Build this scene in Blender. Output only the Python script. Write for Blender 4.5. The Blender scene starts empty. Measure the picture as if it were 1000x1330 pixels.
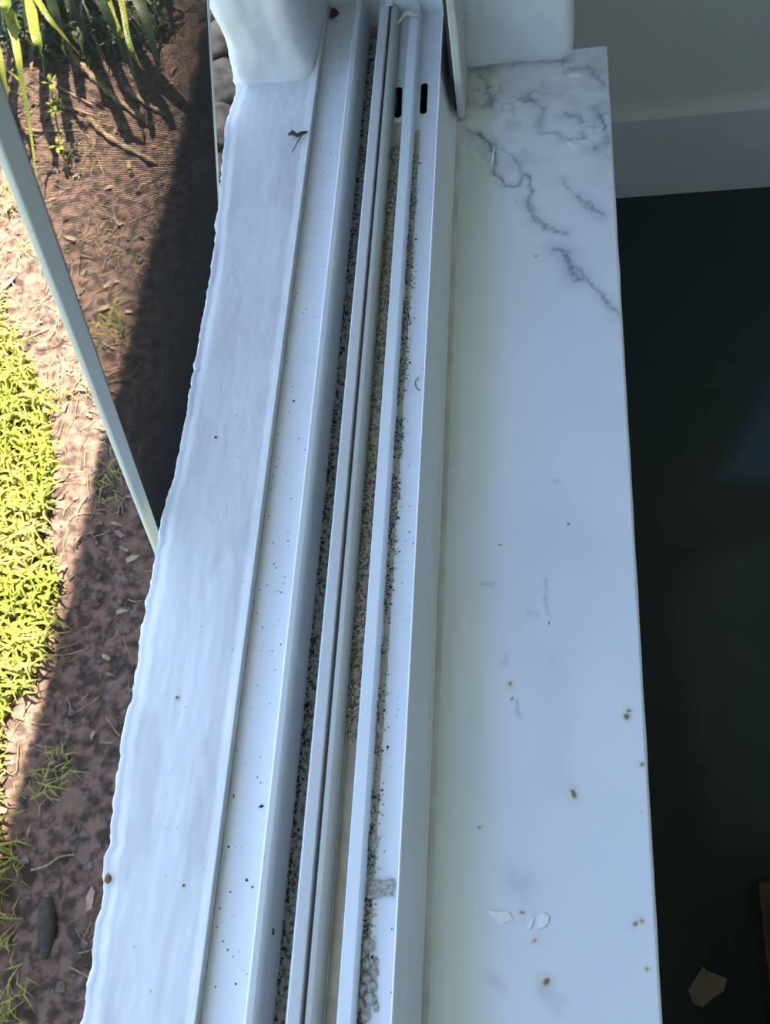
import bpy, bmesh, math, random
from mathutils import Vector, Matrix, noise
random.seed(7)
S = bpy.context.scene
C = S.collection
# ------------------------------------------------------------------ camera
F = 1000.0                                   # focal length in pixels of a 1000 x 1330 frame
EY = Vector((175, -2601, 1000)).normalized()           # sill direction, in (right, down, forward)
DN = Vector((187, 397, 1000)); DN = (DN - EY * DN.dot(EY)).normalized()
EX = EY.cross(-DN).normalized()
if EX.x < 0: EX = -EX
CAM = Vector((0, 0, 0.5))
def cam2w(v): return Vector((v.dot(EX), v.dot(EY), -v.dot(DN)))
right = cam2w(Vector((1, 0, 0))); down = cam2w(Vector((0, 1, 0))); fwd = cam2w(Vector((0, 0, 1)))
cd = bpy.data.cameras.new('camera'); cam = bpy.data.objects.new('camera', cd); C.objects.link(cam)
cd.sensor_fit = 'HORIZONTAL'; cd.sensor_width = 36; cd.lens = 36 * F / 1000; cd.clip_start = 0.01
M = Matrix((right, -down, -fwd)).transposed().to_4x4(); M.translation = CAM
cam.matrix_world = M
S.camera = cam
# ------------------------------------------------------------------ sky, sun, exposure
W = bpy.data.worlds.new('sky'); S.world = W; W.use_nodes = True
nt = W.node_tree; bg = nt.nodes['Background']
sky = nt.nodes.new('ShaderNodeTexSky'); sky.sky_type = 'NISHITA'; sky.sun_disc = False
sky.sun_elevation = math.radians(62); sky.sun_rotation = math.radians(20); sky.air_density = 1.0; sky.dust_density = 1.2; sky.ozone_density = 1.0
nt.links.new(sky.outputs[0], bg.inputs[0]); bg.inputs[1].default_value = 0.30
TOSUN = Vector((0.117, 0.36, 1.0)).normalized()
sl = bpy.data.lights.new('sun', 'SUN'); sun = bpy.data.objects.new('sun', sl); C.objects.link(sun)
sl.energy = 15.0; sl.angle = math.radians(0.53); sl.color = (1.0, 0.90, 0.76)
sun.rotation_euler = TOSUN.to_track_quat('Z', 'Y').to_euler()
S.view_settings.view_transform = 'Standard'; S.view_settings.look = 'None'
S.view_settings.gamma = 1; S.view_settings.use_curve_mapping = False
S.view_settings.exposure = 1.40
cd.dof.use_dof = True; cd.dof.focus_distance = 0.62; cd.dof.aperture_fstop = 22

# ------------------------------------------------------------------ helpers
def at(px, py, z):
    """point of the place at height z that lies along a sight line measured in the photograph"""
    d = cam2w(Vector((px - 500, py - 665, F)))
    return CAM + d * ((z - CAM.z) / d.z)
def X(px, z, row=690): return at(px, row, z).x
def lerp(a, b, t): return a + (b - a) * t
def sm(a, b, v):
    t = max(0, min(1, (v - a) / (b - a))); return t * t * (3 - 2 * t)
def N(x, y, z=0.0): return noise.noise(Vector((x, y, z)))
def FB(x, y, z=0.0, o=4): return noise.fractal(Vector((x, y, z)), 1.0, 2.0, o)
def interp(pts, v):
    if v <= pts[0][0]: return pts[0][1]
    for (a, b), (c, d) in zip(pts, pts[1:]):
        if v <= c: return lerp(b, d, (v - a) / (c - a))
    return pts[-1][1]

MATS = {}
def mat(name, col, rough=0.5, col2=None, scale=20, detail=6, lo=0.4, hi=0.6, bump=0.0, bscale=None, spec=0.5, attr=None, stretch=(1, 1, 1), metallic=0, coat=0, trans=0, speck=None):
    m = bpy.data.materials.new(name); m.use_nodes = True; MATS[name] = m
    t = m.node_tree; b = t.nodes['Principled BSDF']; L = t.links
    b.inputs['Base Color'].default_value = (*col, 1); b.inputs['Roughness'].default_value = rough
    b.inputs['Specular IOR Level'].default_value = spec; b.inputs['Metallic'].default_value = metallic
    b.inputs['Coat Weight'].default_value = coat
    g = t.nodes.new('ShaderNodeNewGeometry'); mp = t.nodes.new('ShaderNodeMapping'); mp.inputs['Scale'].default_value = stretch
    L.new(g.outputs['Position'], mp.inputs['Vector'])
    cur = None
    if col2:
        n = t.nodes.new('ShaderNodeTexNoise'); n.inputs['Scale'].default_value = scale; n.inputs['Detail'].default_value = detail
        L.new(mp.outputs[0], n.inputs['Vector'])
        r = t.nodes.new('ShaderNodeValToRGB'); r.color_ramp.elements[0].position = lo; r.color_ramp.elements[1].position = hi
        r.color_ramp.elements[0].color = (*col, 1); r.color_ramp.elements[1].color = (*col2, 1)
        L.new(n.outputs['Fac'], r.inputs[0]); cur = r.outputs[0]
    if speck:
        sc, thr, scol = speck
        n = t.nodes.new('ShaderNodeTexNoise'); n.inputs['Scale'].default_value = sc; n.inputs['Detail'].default_value = 2
        L.new(mp.outputs[0], n.inputs['Vector'])
        r = t.nodes.new('ShaderNodeValToRGB'); r.color_ramp.elements[0].position = thr; r.color_ramp.elements[1].position = thr + 0.03
        L.new(n.outputs['Fac'], r.inputs[0])
        mx = t.nodes.new('ShaderNodeMixRGB'); L.new(r.outputs[0], mx.inputs[0])
        if cur: L.new(cur, mx.inputs[1])
        else: mx.inputs[1].default_value = (*col, 1)
        mx.inputs[2].default_value = (*scol, 1); cur = mx.outputs[0]
    if attr:
        a = t.nodes.new('ShaderNodeAttribute'); a.attribute_name = attr
        mx = t.nodes.new('ShaderNodeMixRGB'); mx.blend_type = 'MULTIPLY'; mx.inputs[0].default_value = 1
        if cur: L.new(cur, mx.inputs[1])
        else: mx.inputs[1].default_value = (*col, 1)
        L.new(a.outputs['Color'], mx.inputs[2]); cur = mx.outputs[0]
    if cur: L.new(cur, b.inputs['Base Color'])
    if trans:
        b.inputs['Subsurface Weight'].default_value = 0
        tr = t.nodes.new('ShaderNodeBsdfTranslucent'); ms = t.nodes.new('ShaderNodeMixShader'); ms.inputs[0].default_value = trans
        if cur: L.new(cur, tr.inputs[0])
        else: tr.inputs[0].default_value = (*col, 1)
        o = t.nodes['Material Output']
        L.new(b.outputs[0], ms.inputs[1]); L.new(tr.outputs[0], ms.inputs[2]); L.new(ms.outputs[0], o.inputs[0])
    if bump:
        n = t.nodes.new('ShaderNodeTexNoise'); n.inputs['Scale'].default_value = bscale or scale; n.inputs['Detail'].default_value = 8
        L.new(mp.outputs[0], n.inputs['Vector'])
        bp = t.nodes.new('ShaderNodeBump'); bp.inputs['Strength'].default_value = bump; bp.inputs['Distance'].default_value = 0.003
        L.new(n.outputs['Fac'], bp.inputs['Height']); L.new(bp.outputs[0], b.inputs['Normal'])
    return m

mat('painted_render', (0.70, 0.70, 0.69), 0.75, (0.62, 0.62, 0.61), 18, 8, 0.42, 0.62, 0.16, 60, 0.3, stretch=(1, 0.35, 1), attr='tint')
mat('plaster', (0.74, 0.75, 0.75), 0.85, (0.66, 0.67, 0.66), 14, 6, 0.4, 0.65, 0.4, 45, 0.2)
mat('powder_coat', (0.76, 0.78, 0.78), 0.38, (0.70, 0.72, 0.72), 9, 5, 0.4, 0.7, 0.0, spec=0.45, stretch=(3, 0.4, 3), speck=(420, 0.755, (0.22, 0.22, 0.2)))
mat('powder_coat_grey', (0.66, 0.67, 0.60), 0.45, (0.60, 0.61, 0.55), 12, 5, 0.4, 0.7, spec=0.4)
mat('sealant', (0.62, 0.62, 0.57), 0.6, (0.48, 0.47, 0.41), 30, 5, 0.4, 0.65, 0.3, 80)
mat('marble', (0.86, 0.88, 0.89), 0.22, (0.79, 0.83, 0.86), 9, 6, 0.35, 0.7, spec=0.45, attr='tint')
mat('interior_wall', (0.68, 0.65, 0.55), 0.9, (0.65, 0.62, 0.52), 3, 4, 0.4, 0.6, 0.05, 90, 0.2)
mat('baseboard_paint', (0.68, 0.65, 0.57), 0.5, (0.65, 0.62, 0.54), 5, 4, 0.4, 0.6)
mat('ceiling_paint', (0.75, 0.75, 0.73), 0.9, (0.71, 0.71, 0.70), 4, 4)
mat('dark_floor', (0.022, 0.034, 0.036), 0.42, (0.034, 0.042, 0.042), 2.5, 5, 0.4, 0.65, spec=0.35, attr='tint')
mat('soil', (0.135, 0.086, 0.066), 0.95, (0.045, 0.032, 0.026), 48, 12, 0.42, 0.60, 1.0, 160, 0.1)
mat('lawn', (0.07, 0.10, 0.025), 0.95, (0.12, 0.11, 0.05), 6, 8, 0.4, 0.65, 0.6, 60, 0.1)
mat('grass_blade', (0.20, 0.235, 0.03), 0.6, (0.30, 0.27, 0.07), 7, 3, 0.4, 0.65, spec=0.3, trans=0.3)
mat('straw', (0.28, 0.21, 0.12), 0.8, (0.17, 0.12, 0.07), 30, 3, 0.4, 0.6, spec=0.2)
mat('mulch', (0.05, 0.038, 0.032), 0.95, (0.12, 0.10, 0.09), 40, 3, 0.4, 0.6, spec=0.2)
mat('stone', (0.22, 0.175, 0.13), 0.9, (0.09, 0.07, 0.052), 25, 8, 0.4, 0.65, 0.6, 70, 0.2)
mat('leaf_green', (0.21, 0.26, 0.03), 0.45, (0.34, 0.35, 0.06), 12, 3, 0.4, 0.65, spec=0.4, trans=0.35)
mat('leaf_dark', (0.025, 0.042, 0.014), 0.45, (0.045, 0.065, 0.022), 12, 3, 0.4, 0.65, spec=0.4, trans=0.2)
mat('dry_stalk', (0.26, 0.185, 0.11), 0.85, (0.14, 0.095, 0.055), 40, 5, 0.4, 0.65, 0.5, 140, 0.2)
mat('pink_stick', (0.26, 0.17, 0.13), 0.85, (0.17, 0.10, 0.08), 60, 4)
mat('mesh_wire', (0.003, 0.0045, 0.008), 0.5, (0.004, 0.006, 0.010), 50, 2, spec=0.06)
mat('rubber_and_shade', (0.006, 0.006, 0.007), 0.6, (0.01, 0.01, 0.01), 50, 2)
mat('mould_bed', (0.50, 0.49, 0.42), 0.95, (0.10, 0.10, 0.08), 260, 6, 0.47, 0.64, 0.9, 600, 0.1)
mat('tan_bed', (0.52, 0.45, 0.32), 0.95, (0.33, 0.28, 0.19), 160, 7, 0.4, 0.62, 0.9, 500, 0.1)
mat('tan_film', (0.46, 0.41, 0.30), 0.9, (0.40, 0.35, 0.25), 60, 5, 0.4, 0.62, 0.2, 300, 0.1)
mat('grey_bed', (0.45, 0.42, 0.36), 0.95, (0.17, 0.155, 0.125), 300, 7, 0.42, 0.6, 0.9, 600, 0.1)
mat('black_grit', (0.02, 0.021, 0.018), 0.9, (0.05, 0.05, 0.04), 300, 2)
mat('tan_grit', (0.58, 0.50, 0.36), 0.95, (0.38, 0.32, 0.22), 300, 3)
mat('dark_tan_grit', (0.15, 0.125, 0.085), 0.95, (0.09, 0.075, 0.05), 300, 3)
mat('pale_grit', (0.55, 0.52, 0.45), 0.9, (0.34, 0.31, 0.26), 420, 5, 0.42, 0.62, 0.8, 700, 0.1)
mat('paint_chip', (0.96, 0.95, 0.90), 0.7, (0.90, 0.89, 0.84), 200, 3)
mat('brown_leaf', (0.05, 0.03, 0.022), 0.8, (0.10, 0.06, 0.04), 200, 3)
mat('rust', (0.30, 0.17, 0.08), 0.9, (0.12, 0.07, 0.04), 400, 3)
mat('cardboard', (0.36, 0.28, 0.20), 0.9, (0.31, 0.24, 0.17), 30, 4)
mat('brown_wood', (0.11, 0.065, 0.04), 0.5, (0.07, 0.04, 0.025), 10, 6, stretch=(8, 8, 0.6))
mat('brass', (0.35, 0.26, 0.12), 0.4, (0.3, 0.22, 0.1), 40, 2, metallic=0.8)
mat('aged_cream', (0.52, 0.53, 0.47), 0.5, (0.45, 0.45, 0.38), 9, 5, 0.4, 0.7, stretch=(3, 0.4, 3))
mat('litter', (0.17, 0.10, 0.06), 0.85, (0.30, 0.21, 0.13), 20, 3, 0.4, 0.6, trans=0.15)
mat('bark', (0.022, 0.017, 0.012), 0.9, (0.04, 0.032, 0.022), 60, 4, bump=0.4)
mat('roof_board', (0.62, 0.62, 0.6), 0.8, (0.56, 0.56, 0.54), 8, 4)

def ob(name, vs, fs, m, parent=None, smooth=False, kind=None, label=None, cat=None, group=None, tint=None):
    me = bpy.data.meshes.new(name); me.from_pydata([tuple(v) for v in vs], [], fs); me.update()
    if m: me.materials.append(MATS[m])
    if smooth: me.polygons.foreach_set('use_smooth', [True] * len(me.polygons))
    if tint:
        a = me.color_attributes.new('tint', 'FLOAT_COLOR', 'POINT')
        a.data.foreach_set('color', [c for t in tint for c in (*t, 1.0)])
    o = bpy.data.objects.new(name, me); C.objects.link(o)
    if parent:
        o.parent = parent
        if parent.parent is None: o.location = -parent.location
    return tag(o, label, cat, group, kind)
def tag(o, label=None, cat=None, group=None, kind=None):
    if label: o['label'] = label
    if cat: o['category'] = cat
    if group: o['group'] = group
    if kind: o['kind'] = kind
    return o
def empty(name, loc, **k):
    o = bpy.data.objects.new(name, None); C.objects.link(o); o.location = loc; o.empty_display_size = 0.05
    return tag(o, **k)
def bev(o, w, seg=2):
    b = o.modifiers.new('bevel', 'BEVEL'); b.width = w; b.segments = seg; b.limit_method = 'ANGLE'; b.angle_limit = math.radians(30)
    return o
class MB:
    def __init__(s): s.v = []; s.f = []
    def box(s, a, b):
        n = len(s.v); x0, y0, z0 = a; x1, y1, z1 = b
        s.v += [(x, y, z) for z in (z0, z1) for y in (y0, y1) for x in (x0, x1)]
        s.f += [tuple(n + i for i in q) for q in ((0, 2, 3, 1), (4, 5, 7, 6), (0, 1, 5, 4), (2, 6, 7, 3), (0, 4, 6, 2), (1, 3, 7, 5))]
        return s
    def grid(s, rows):
        n = len(s.v); w = len(rows[0])
        for r in rows: s.v += r
        for i in range(len(rows) - 1):
            for j in range(w - 1):
                s.f.append((n + i * w + j, n + i * w + j + 1, n + (i + 1) * w + j + 1, n + (i + 1) * w + j))
        return s
    def prism(s, poly, y0, y1):
        n = len(s.v); k = len(poly)
        s.v += [(x, y0, z) for x, z in poly] + [(x, y1, z) for x, z in poly]
        s.f += [(n + i, n + (i + 1) % k, n + k + (i + 1) % k, n + k + i) for i in range(k)]
        s.f += [tuple(n + i for i in range(k - 1, -1, -1)), tuple(n + k + i for i in range(k))]
        return s
    def zprism(s, poly, z0, z1):
        n = len(s.v); k = len(poly)
        s.v += [(x, y, z0) for x, y in poly] + [(x, y, z1) for x, y in poly]
        s.f += [(n + i, n + (i + 1) % k, n + k + (i + 1) % k, n + k + i) for i in range(k)]
        s.f += [tuple(n + i for i in range(k - 1, -1, -1)), tuple(n + k + i for i in range(k))]
        return s
    def tube(s, pts, rad, k=6):
        pts = [Vector(p) for p in pts]; n0 = len(s.v)
        for i, p in enumerate(pts):
            t = (pts[min(i + 1, len(pts) - 1)] - pts[max(i - 1, 0)]).normalized()
            u = t.cross(Vector((0.13, 0.21, 0.97))).normalized(); w = t.cross(u)
            r = rad[i] if isinstance(rad, (list, tuple)) else rad
            for j in range(k):
                a = 2 * math.pi * j / k; s.v.append(tuple(p + (u * math.cos(a) + w * math.sin(a)) * r))
        for i in range(len(pts) - 1):
            for j in range(k):
                a = n0 + i * k; s.f.append((a + j, a + (j + 1) % k, a + k + (j + 1) % k, a + k + j))
        s.f.append(tuple(n0 + j for j in range(k - 1, -1, -1))); e = n0 + (len(pts) - 1) * k
        s.f.append(tuple(e + j for j in range(k)))
        return s
    def grain(s, p, r, flat=0.7):
        n = len(s.v); a0 = random.random() * 6.28; q = lambda: random.uniform(0.65, 1.3)
        for i in range(4):
            a = a0 + i * math.pi / 2; k = r * q()
            s.v.append((p[0] + math.cos(a) * k, p[1] + math.sin(a) * k, p[2] + r * flat * random.uniform(-.2, .3)))
        s.v += [(p[0] + r * random.uniform(-.3, .3), p[1] + r * random.uniform(-.3, .3), p[2] + r * flat * q()), (p[0], p[1], p[2] - r * flat * 0.6)]
        for i in range(4):
            j = (i + 1) % 4; s.f += [(n + i, n + j, n + 4), (n + j, n + i, n + 5)]
        return s
    def blade(s, pts, w, fold=0.25, tip=True):
        pts = [Vector(p) for p in pts]; n0 = len(s.v); L = len(pts)
        for i, p in enumerate(pts):
            t = (pts[min(i + 1, L - 1)] - pts[max(i - 1, 0)]).normalized()
            u = t.cross(Vector((0, 0, 1)))
            u = u.normalized() if u.length > 1e-4 else Vector((1, 0, 0))
            up = u.cross(t)
            q = i / (L - 1); k = w * (1 - q ** 2.2 * 0.97) * (0.55 + 0.45 * min(1, q * 4)) / 2
            s.v += [tuple(p - u * k + up * k * fold), tuple(p), tuple(p + u * k + up * k * fold)]
        for i in range(L - 1):
            a = n0 + 3 * i
            s.f += [(a, a + 1, a + 4, a + 3), (a + 1, a + 2, a + 5, a + 4)]
        return s
    def done(s, name, m, parent=None, **k): return ob(name, s.v, s.f, m, parent, **k)

# ------------------------------------------------------------------ key levels
ZS = 0.008      # outer painted sill
ZF = 0.0        # aluminium flange
ZM = -0.030     # marble
ZFL = -0.65     # room floor
ZG = -0.75      # garden soil
Y0 = -0.42      # near end of the opening
YJ = at(530, 22, -0.012).y          # far end of the aluminium track
YO = at(350, 102, ZS).y             # outer masonry reveal
YP = at(680, 74, ZM).y              # inner plaster reveal
YM = at(765, 62, ZM).y              # far end of the marble
xm0, xm1 = X(569, ZM), at(824, 690, ZM).x
xm1 = (at(790, 62, ZM).x + at(860, 1330, ZM).x) / 2
xw_in = at(742, 66, ZM).x           # room side of the window wall
xlip = X(333.5, ZS)
edge_px = [(303, 116), (291, 150), (284, 215), (276, 300), (263, 390), (251, 450), (240, 520), (223, 605), (208, 660), (197, 715), (181, 800), (168, 880), (152, 965), (140, 1050), (127, 1150), (112, 1250), (97, 1330)]
edge = sorted(((at(a, b, ZS).y, at(a, b, ZS).x) for a, b in edge_px))
xo_mean = sum(e[1] for e in edge) / len(edge)
edge = [(-1.0, xo_mean)] + [(edge[0][0] - 0.1, xo_mean)] + edge
xwall = xo_mean + 0.025             # outer face of the wall under the sill
ZTOP = 1.25; ZC = 1.85

# ------------------------------------------------------------------ room shell and garden ground
w = MB()
w.box((xwall, -2.6, -0.9), (xw_in, 3.0, -0.062))                 # under the window
w.box((xwall, YO + 0.10, -0.062), (xw_in, 3.0, ZC))              # beyond it
w.box((xwall, -2.6, -0.062), (xw_in, Y0 - 0.02, ZC))             # before it
w.box((xwall, Y0 - 0.02, ZTOP), (xw_in, YO + 0.10, ZC))          # over it
wall = w.done('wall_left', 'plaster', kind='structure')
yfar = at(805, 247, ZFL).y
MB().box((xw_in, yfar, ZFL - 0.1), (3.4, yfar + 0.12, ZC)).done('wall_far', 'interior_wall', kind='structure')
WX = (0.9, 2.1, 0.25, 1.4); WY = (-1.5, 0.1, 0.25, 1.4)  # unseen window openings added in back and right walls to brighten the room
w = MB(); y0, y1 = -2.7, yfar + 0.12
w.box((3.4, y0, ZFL - 0.1), (3.52, y1, WY[2])); w.box((3.4, y0, WY[3]), (3.52, y1, ZC)); w.box((3.4, y0, WY[2]), (3.52, WY[0], WY[3])); w.box((3.4, WY[1], WY[2]), (3.52, y1, WY[3]))
w.done('wall_right', 'interior_wall', kind='structure')
w = MB()
w.box((xw_in, -2.7, ZFL - 0.1), (3.4, -2.6, WX[2])); w.box((xw_in, -2.7, WX[3]), (3.4, -2.6, ZC)); w.box((xw_in, -2.7, WX[2]), (WX[0], -2.6, WX[3])); w.box((WX[1], -2.7, WX[2]), (3.4, -2.6, WX[3]))
w.done('wall_back', 'interior_wall', kind='structure')
for nm_, q in (('added_window_2', [((WX[0], -2.67, WX[2]), (WX[0] + .05, -2.63, WX[3])), ((WX[1] - .05, -2.67, WX[2]), (WX[1], -2.63, WX[3])), ((1.475, -2.67, WX[2]), (1.525, -2.63, WX[3])), ((WX[0], -2.67, WX[2]), (WX[1], -2.63, WX[2] + .05)), ((WX[0], -2.67, WX[3] - .05), (WX[1], -2.63, WX[3]))]),
               ('added_window_3', [((3.44, WY[0], WY[2]), (3.48, WY[0] + .05, WY[3])), ((3.44, WY[1] - .05, WY[2]), (3.48, WY[1], WY[3])), ((3.44, -.825, WY[2]), (3.48, -.775, WY[3])), ((3.44, WY[0], WY[2]), (3.48, WY[1], WY[2] + .05)), ((3.44, WY[0], WY[3] - .05), (3.48, WY[1], WY[3]))])):
    f_ = empty(nm_, q[0][0], kind='structure')
    for a_, b_ in q: MB().box(a_, b_).done('frame_bar', 'powder_coat', f_)
MB().box((xwall, -2.7, ZC), (3.52, 3.0, ZC + 0.1)).done('ceiling', 'ceiling_paint', kind='structure')
zb = (at(803, 143, 0) - CAM); zb = CAM.z + zb.z * (yfar / zb.y)
bb = MB(); bt = 0.018
rows = []
prof = [(0, zb + 0.008), (bt * 0.55, zb + 0.004), (bt, zb - 0.008), (bt, ZFL)]
bb.grid([[(x, yfar - d, z) for x in (xw_in, 3.4)] for d, z in prof])
bb.done('baseboard_far', 'baseboard_paint', kind='structure')
# floor, with a pale and a bluish reflection painted into its tint
def polyd(poly, x, y):
    inside = False; best = 9
    for (ax, ay), (bx, by) in zip(poly, poly[1:] + poly[:1]):
        if (ay > y) != (by > y) and x < (bx - ax) * (y - ay) / (by - ay) + ax: inside = not inside
        dx, dy = bx - ax, by - ay; t = max(0, min(1, ((x - ax) * dx + (y - ay) * dy) / (dx * dx + dy * dy)))
        best = min(best, math.hypot(x - ax - t * dx, y - ay - t * dy))
    return -best if inside else best
def poly_at(px, z): return [(at(a, b, z).x, at(a, b, z).y) for a, b in px]
film = poly_at([(866, 790), (885, 748), (930, 715), (1030, 690), (1030, 1100), (930, 1100), (905, 1040), (890, 960), (880, 880)], ZFL)  # outline of the pale painted reflection
blue_reflection = poly_at([(935, 620), (960, 575), (998, 500), (1040, 480), (1040, 625)], ZFL)
fm = MB(); nx, ny = 70, 130
gx = [lerp(0.0, 0.75, i / nx) for i in range(nx + 1)] + [3.4]; gy = [-2.6] + [lerp(-0.7, yfar, i / ny) for i in range(ny + 1)]
gx[0] = xw_in
fm.grid([[(x, y, ZFL) for x in gx] for y in gy]); tint = []
for x, y, z in fm.v:
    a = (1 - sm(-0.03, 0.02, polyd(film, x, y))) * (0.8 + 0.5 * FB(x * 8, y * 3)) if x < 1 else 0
    b = (1 - sm(-0.02, 0.02, polyd(blue_reflection, x, y))) if x < 1 else 0
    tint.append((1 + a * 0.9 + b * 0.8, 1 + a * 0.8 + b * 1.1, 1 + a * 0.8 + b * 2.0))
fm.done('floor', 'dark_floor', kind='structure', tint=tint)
# eave over the window: casts the shade along the wall
ZE = 1.9
xe = -0.82 + TOSUN.x / TOSUN.z * (ZE - ZG)
e = MB(); xe0, xe1 = xe + 0.04 * (-4 - 1.4), xe + 0.04 * (6 - 1.4)
e.zprism([(xe0, -4), (xwall, -4), (xwall, 6), (xe1, 6)], ZE, ZE + 0.14)
e.done('roof', 'roof_board', kind='structure')
MB().box((xwall, -3.0, ZC + 0.1), (3.9, 4, ZC + 0.2)).done('roof_slab', 'roof_board', kind='structure', )

def gz(x, y):
    return ZG + 0.020 * FB(x * 3.1, y * 3.1, 3.3) + 0.010 * FB(x * 13, y * 13, 1.7) + 0.007 * FB(x * 40, y * 40, 6.0, 3)
g = MB(); nx, ny = 300, 560
gr = [[(x, y, gz(x, y)) for x in [lerp(-1.9, xwall + 0.01, i / nx) for i in range(nx + 1)]] for y in [lerp(-0.6, 2.6, j / ny) for j in range(ny + 1)]]
g.grid(gr); g.done('ground', 'soil', kind='structure', smooth=True)
MB().box((-14, -12, ZG - 0.4), (14, 14, ZG - 0.15)).done('lawn', 'lawn', kind='structure')

# ------------------------------------------------------------------ outer painted sill
nu, nv = 60, 420
rows = []; tint = []
tintrow = []
for j in range(nv + 1):
    y = lerp(Y0 - 0.02, YO + 0.16, j / nv)
    xe_ = interp(edge, y) + 0.0022 * FB(y * 55, 3.1, 0, 5) + 0.0012 * N(y * 210, 7.7)
    row = []
    cs = [(0.012, -0.075), (0.004, -0.06), (0.001, -0.03), (-0.0005, -0.012), (0.0006, -0.005), (0.003, -0.0015)]
    for q, (dx, dz) in enumerate(cs):
        row.append((xe_ + dx + 0.0012 * N(y * 90, q * 2.3), y, ZS + dz)); tintrow.append((1, 1, 1))
    for i in range(nu + 1):
        u = i / nu; x = lerp(xe_ + 0.006, xlip + 0.001, u)
        flatten = 1 - sm(0.86, 1.0, u)
        nearedge = 1 - sm(0.05, 0.45, u)
        z = ZS + flatten * (0.0005 * FB(x * 35, y * 12, 2.2) + 0.00025 * FB(x * 160, y * 60, 5.1)) + nearedge * 0.0009 * N(x * 60, y * 15, 9.0) - 0.002 * (1 - sm(0, 0.12, u)) + 0.0015 * sm(0.9, 1, u)
        row.append((x, y, z))
        d = 1 - 0.10 * sm(0.15, 0.5, FB(x * 30, y * 12, 4.4)) 
        tintrow.append((d, d, d * 1.0))
    row.append((xlip + 0.001, y, -0.06)); tintrow.append((1, 1, 1))
    rows.append(row)
osill = MB(); osill.grid(rows)
osill.done('outer_window_sill', 'painted_render', smooth=True, tint=tintrow,
    label='rough white painted masonry sill with wavy edge over the garden', cat='window sill')

# rough masonry reveal at the far end of that sill (part of the window wall)
def reveal(name, path, z0, z1, amp, freq, material, seedz, edgeamp=0.0, nz=90):
    pts = []
    for (a, b) in zip(path, path[1:]):
        L = math.dist(a, b); k = max(1, int(L / 0.004))
        for i in range(k): pts.append((lerp(a[0], b[0], i / k), lerp(a[1], b[1], i / k)))
    pts.append(path[-1])
    nrm = []
    for i in range(len(pts)):
        a = pts[max(i - 2, 0)]; b = pts[min(i + 2, len(pts) - 1)]
        t = Vector((b[0] - a[0], b[1] - a[1])).normalized(); nrm.append((t.y, -t.x))
    rows = []
    for j in range(nz + 1):
        z = lerp(z0, z1, (j / nz) ** 2)
        row = []
        for (x, y), (nx_, ny_) in zip(pts, nrm):
            d = amp * FB(x * freq, z * freq, y * freq + seedz) + amp * 0.35 * N(x * freq * 5, y * freq * 5, z * freq * 5)
            d += 0.007 * (1 - min(1, max(0, z - z0 - 0.010) / 0.035)) ** 2
            row.append((x + nx_ * d * (1.0 if ny_ < -0.5 else 0.4), y + ny_ * d, z))
        rows.append(row)
    m = MB(); m.grid(rows)
    return m.done(name, material, wall, smooth=True, tint=[(1, 1, 1)] * len(m.v))
xr = xlip - 0.001
xoc = at(303, 112, ZS).x
reveal('reveal', [(xoc - 0.012, YO + 0.4), (xoc - 0.004, YO + 0.03), (xoc + 0.002, YO + 0.008), (xoc + 0.012, YO), (xr - 0.020, YO + .001), (xr - 0.010, YO + 0.004), (xr - 0.004, YO + 0.012), (xr - .001, YO + 0.03), (xr, YO + 0.3)], ZS - 0.012, 1.27, 0.0042, 24, 'painted_render', 2.0)
xpl = X(585, ZM)
reveal('plaster_reveal', [(xpl - 0.004, YP + 0.25), (xpl - 0.002, YP + 0.004), (xw_in - 0.012, YP - 0.002), (xw_in - 0.003, YP + 0.003), (xw_in, YP + 0.012), (xw_in, YP + 0.25)], ZM - 0.004, 1.27, 0.0042, 26, 'plaster', 6.0)

# ------------------------------------------------------------------ aluminium window frame
win = empty('window_1', ((X(339, 0) + X(567, 0)) / 2, 0, -0.06), kind='structure')
ZB = -0.062
lipw = 0.0016
p = [(xlip, ZB), (xlip, ZS + 0.002), (xlip + lipw, ZS + 0.002), (X(338.5, ZF + 0.0005), ZF), (X(391, ZF), ZF), (X(391, ZF), ZB)]
MB().prism(p, Y0, YJ + 0.12).done('outer_flange', 'powder_coat', win)
zu = 0.013; zgr = -0.028
xu0, xu1 = X(386, zu), X(395, zu)
xg0, xg1 = X(418, zgr), X(431, zgr)
zr = 0.006; xrb0, xrb1 = X(429.5, zr), X(447, zr)
p = [(xu0, ZB), (xu0, zu - 0.001), (xu0 + 0.0012, zu), (xu1, zu - 0.0012), (xu1 + 0.0004, zu - 0.003), (min(xg0, xg1 - 0.004), zgr), (xrb0 + 0.0005, zgr), (xrb0, zr - 0.001), (xrb0 + 0.0012, zr), (xrb1 - 0.002, zr - 0.002), (xrb1, zr - 0.006), (xrb1, ZB)]
bev(MB().prism(p, Y0, YJ + 0.11).done('screen_track', 'powder_coat', win), 0.0005)
zc = -0.012
xa0, xa1 = X(448.6, 0.002), X(463, 0.001)
xf0 = X(466, zc)
xri0, xri1 = X(483, 0.001), X(500, 0.001)
zi = 0.016; xi0, xi1 = X(539.5, zi), X(542.5, zi)
xb0, xb1 = X(566, ZM + 0.004), X(572, ZM + 0.002)
p = [(xa0, ZB), (xa0, 0.001), (xa0 + 0.0015, 0.003), (xa1 - 0.003, 0.003), (xa1 - 0.001, 0.0015), (xa1, -0.001), (xa1 + 0.0004, zc - .004), (xa1 + 0.0004, ZB)]
bev(MB().prism(p, Y0, YJ + 0.02).done('guide_rail', 'aged_cream', win), 0.0005)
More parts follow.
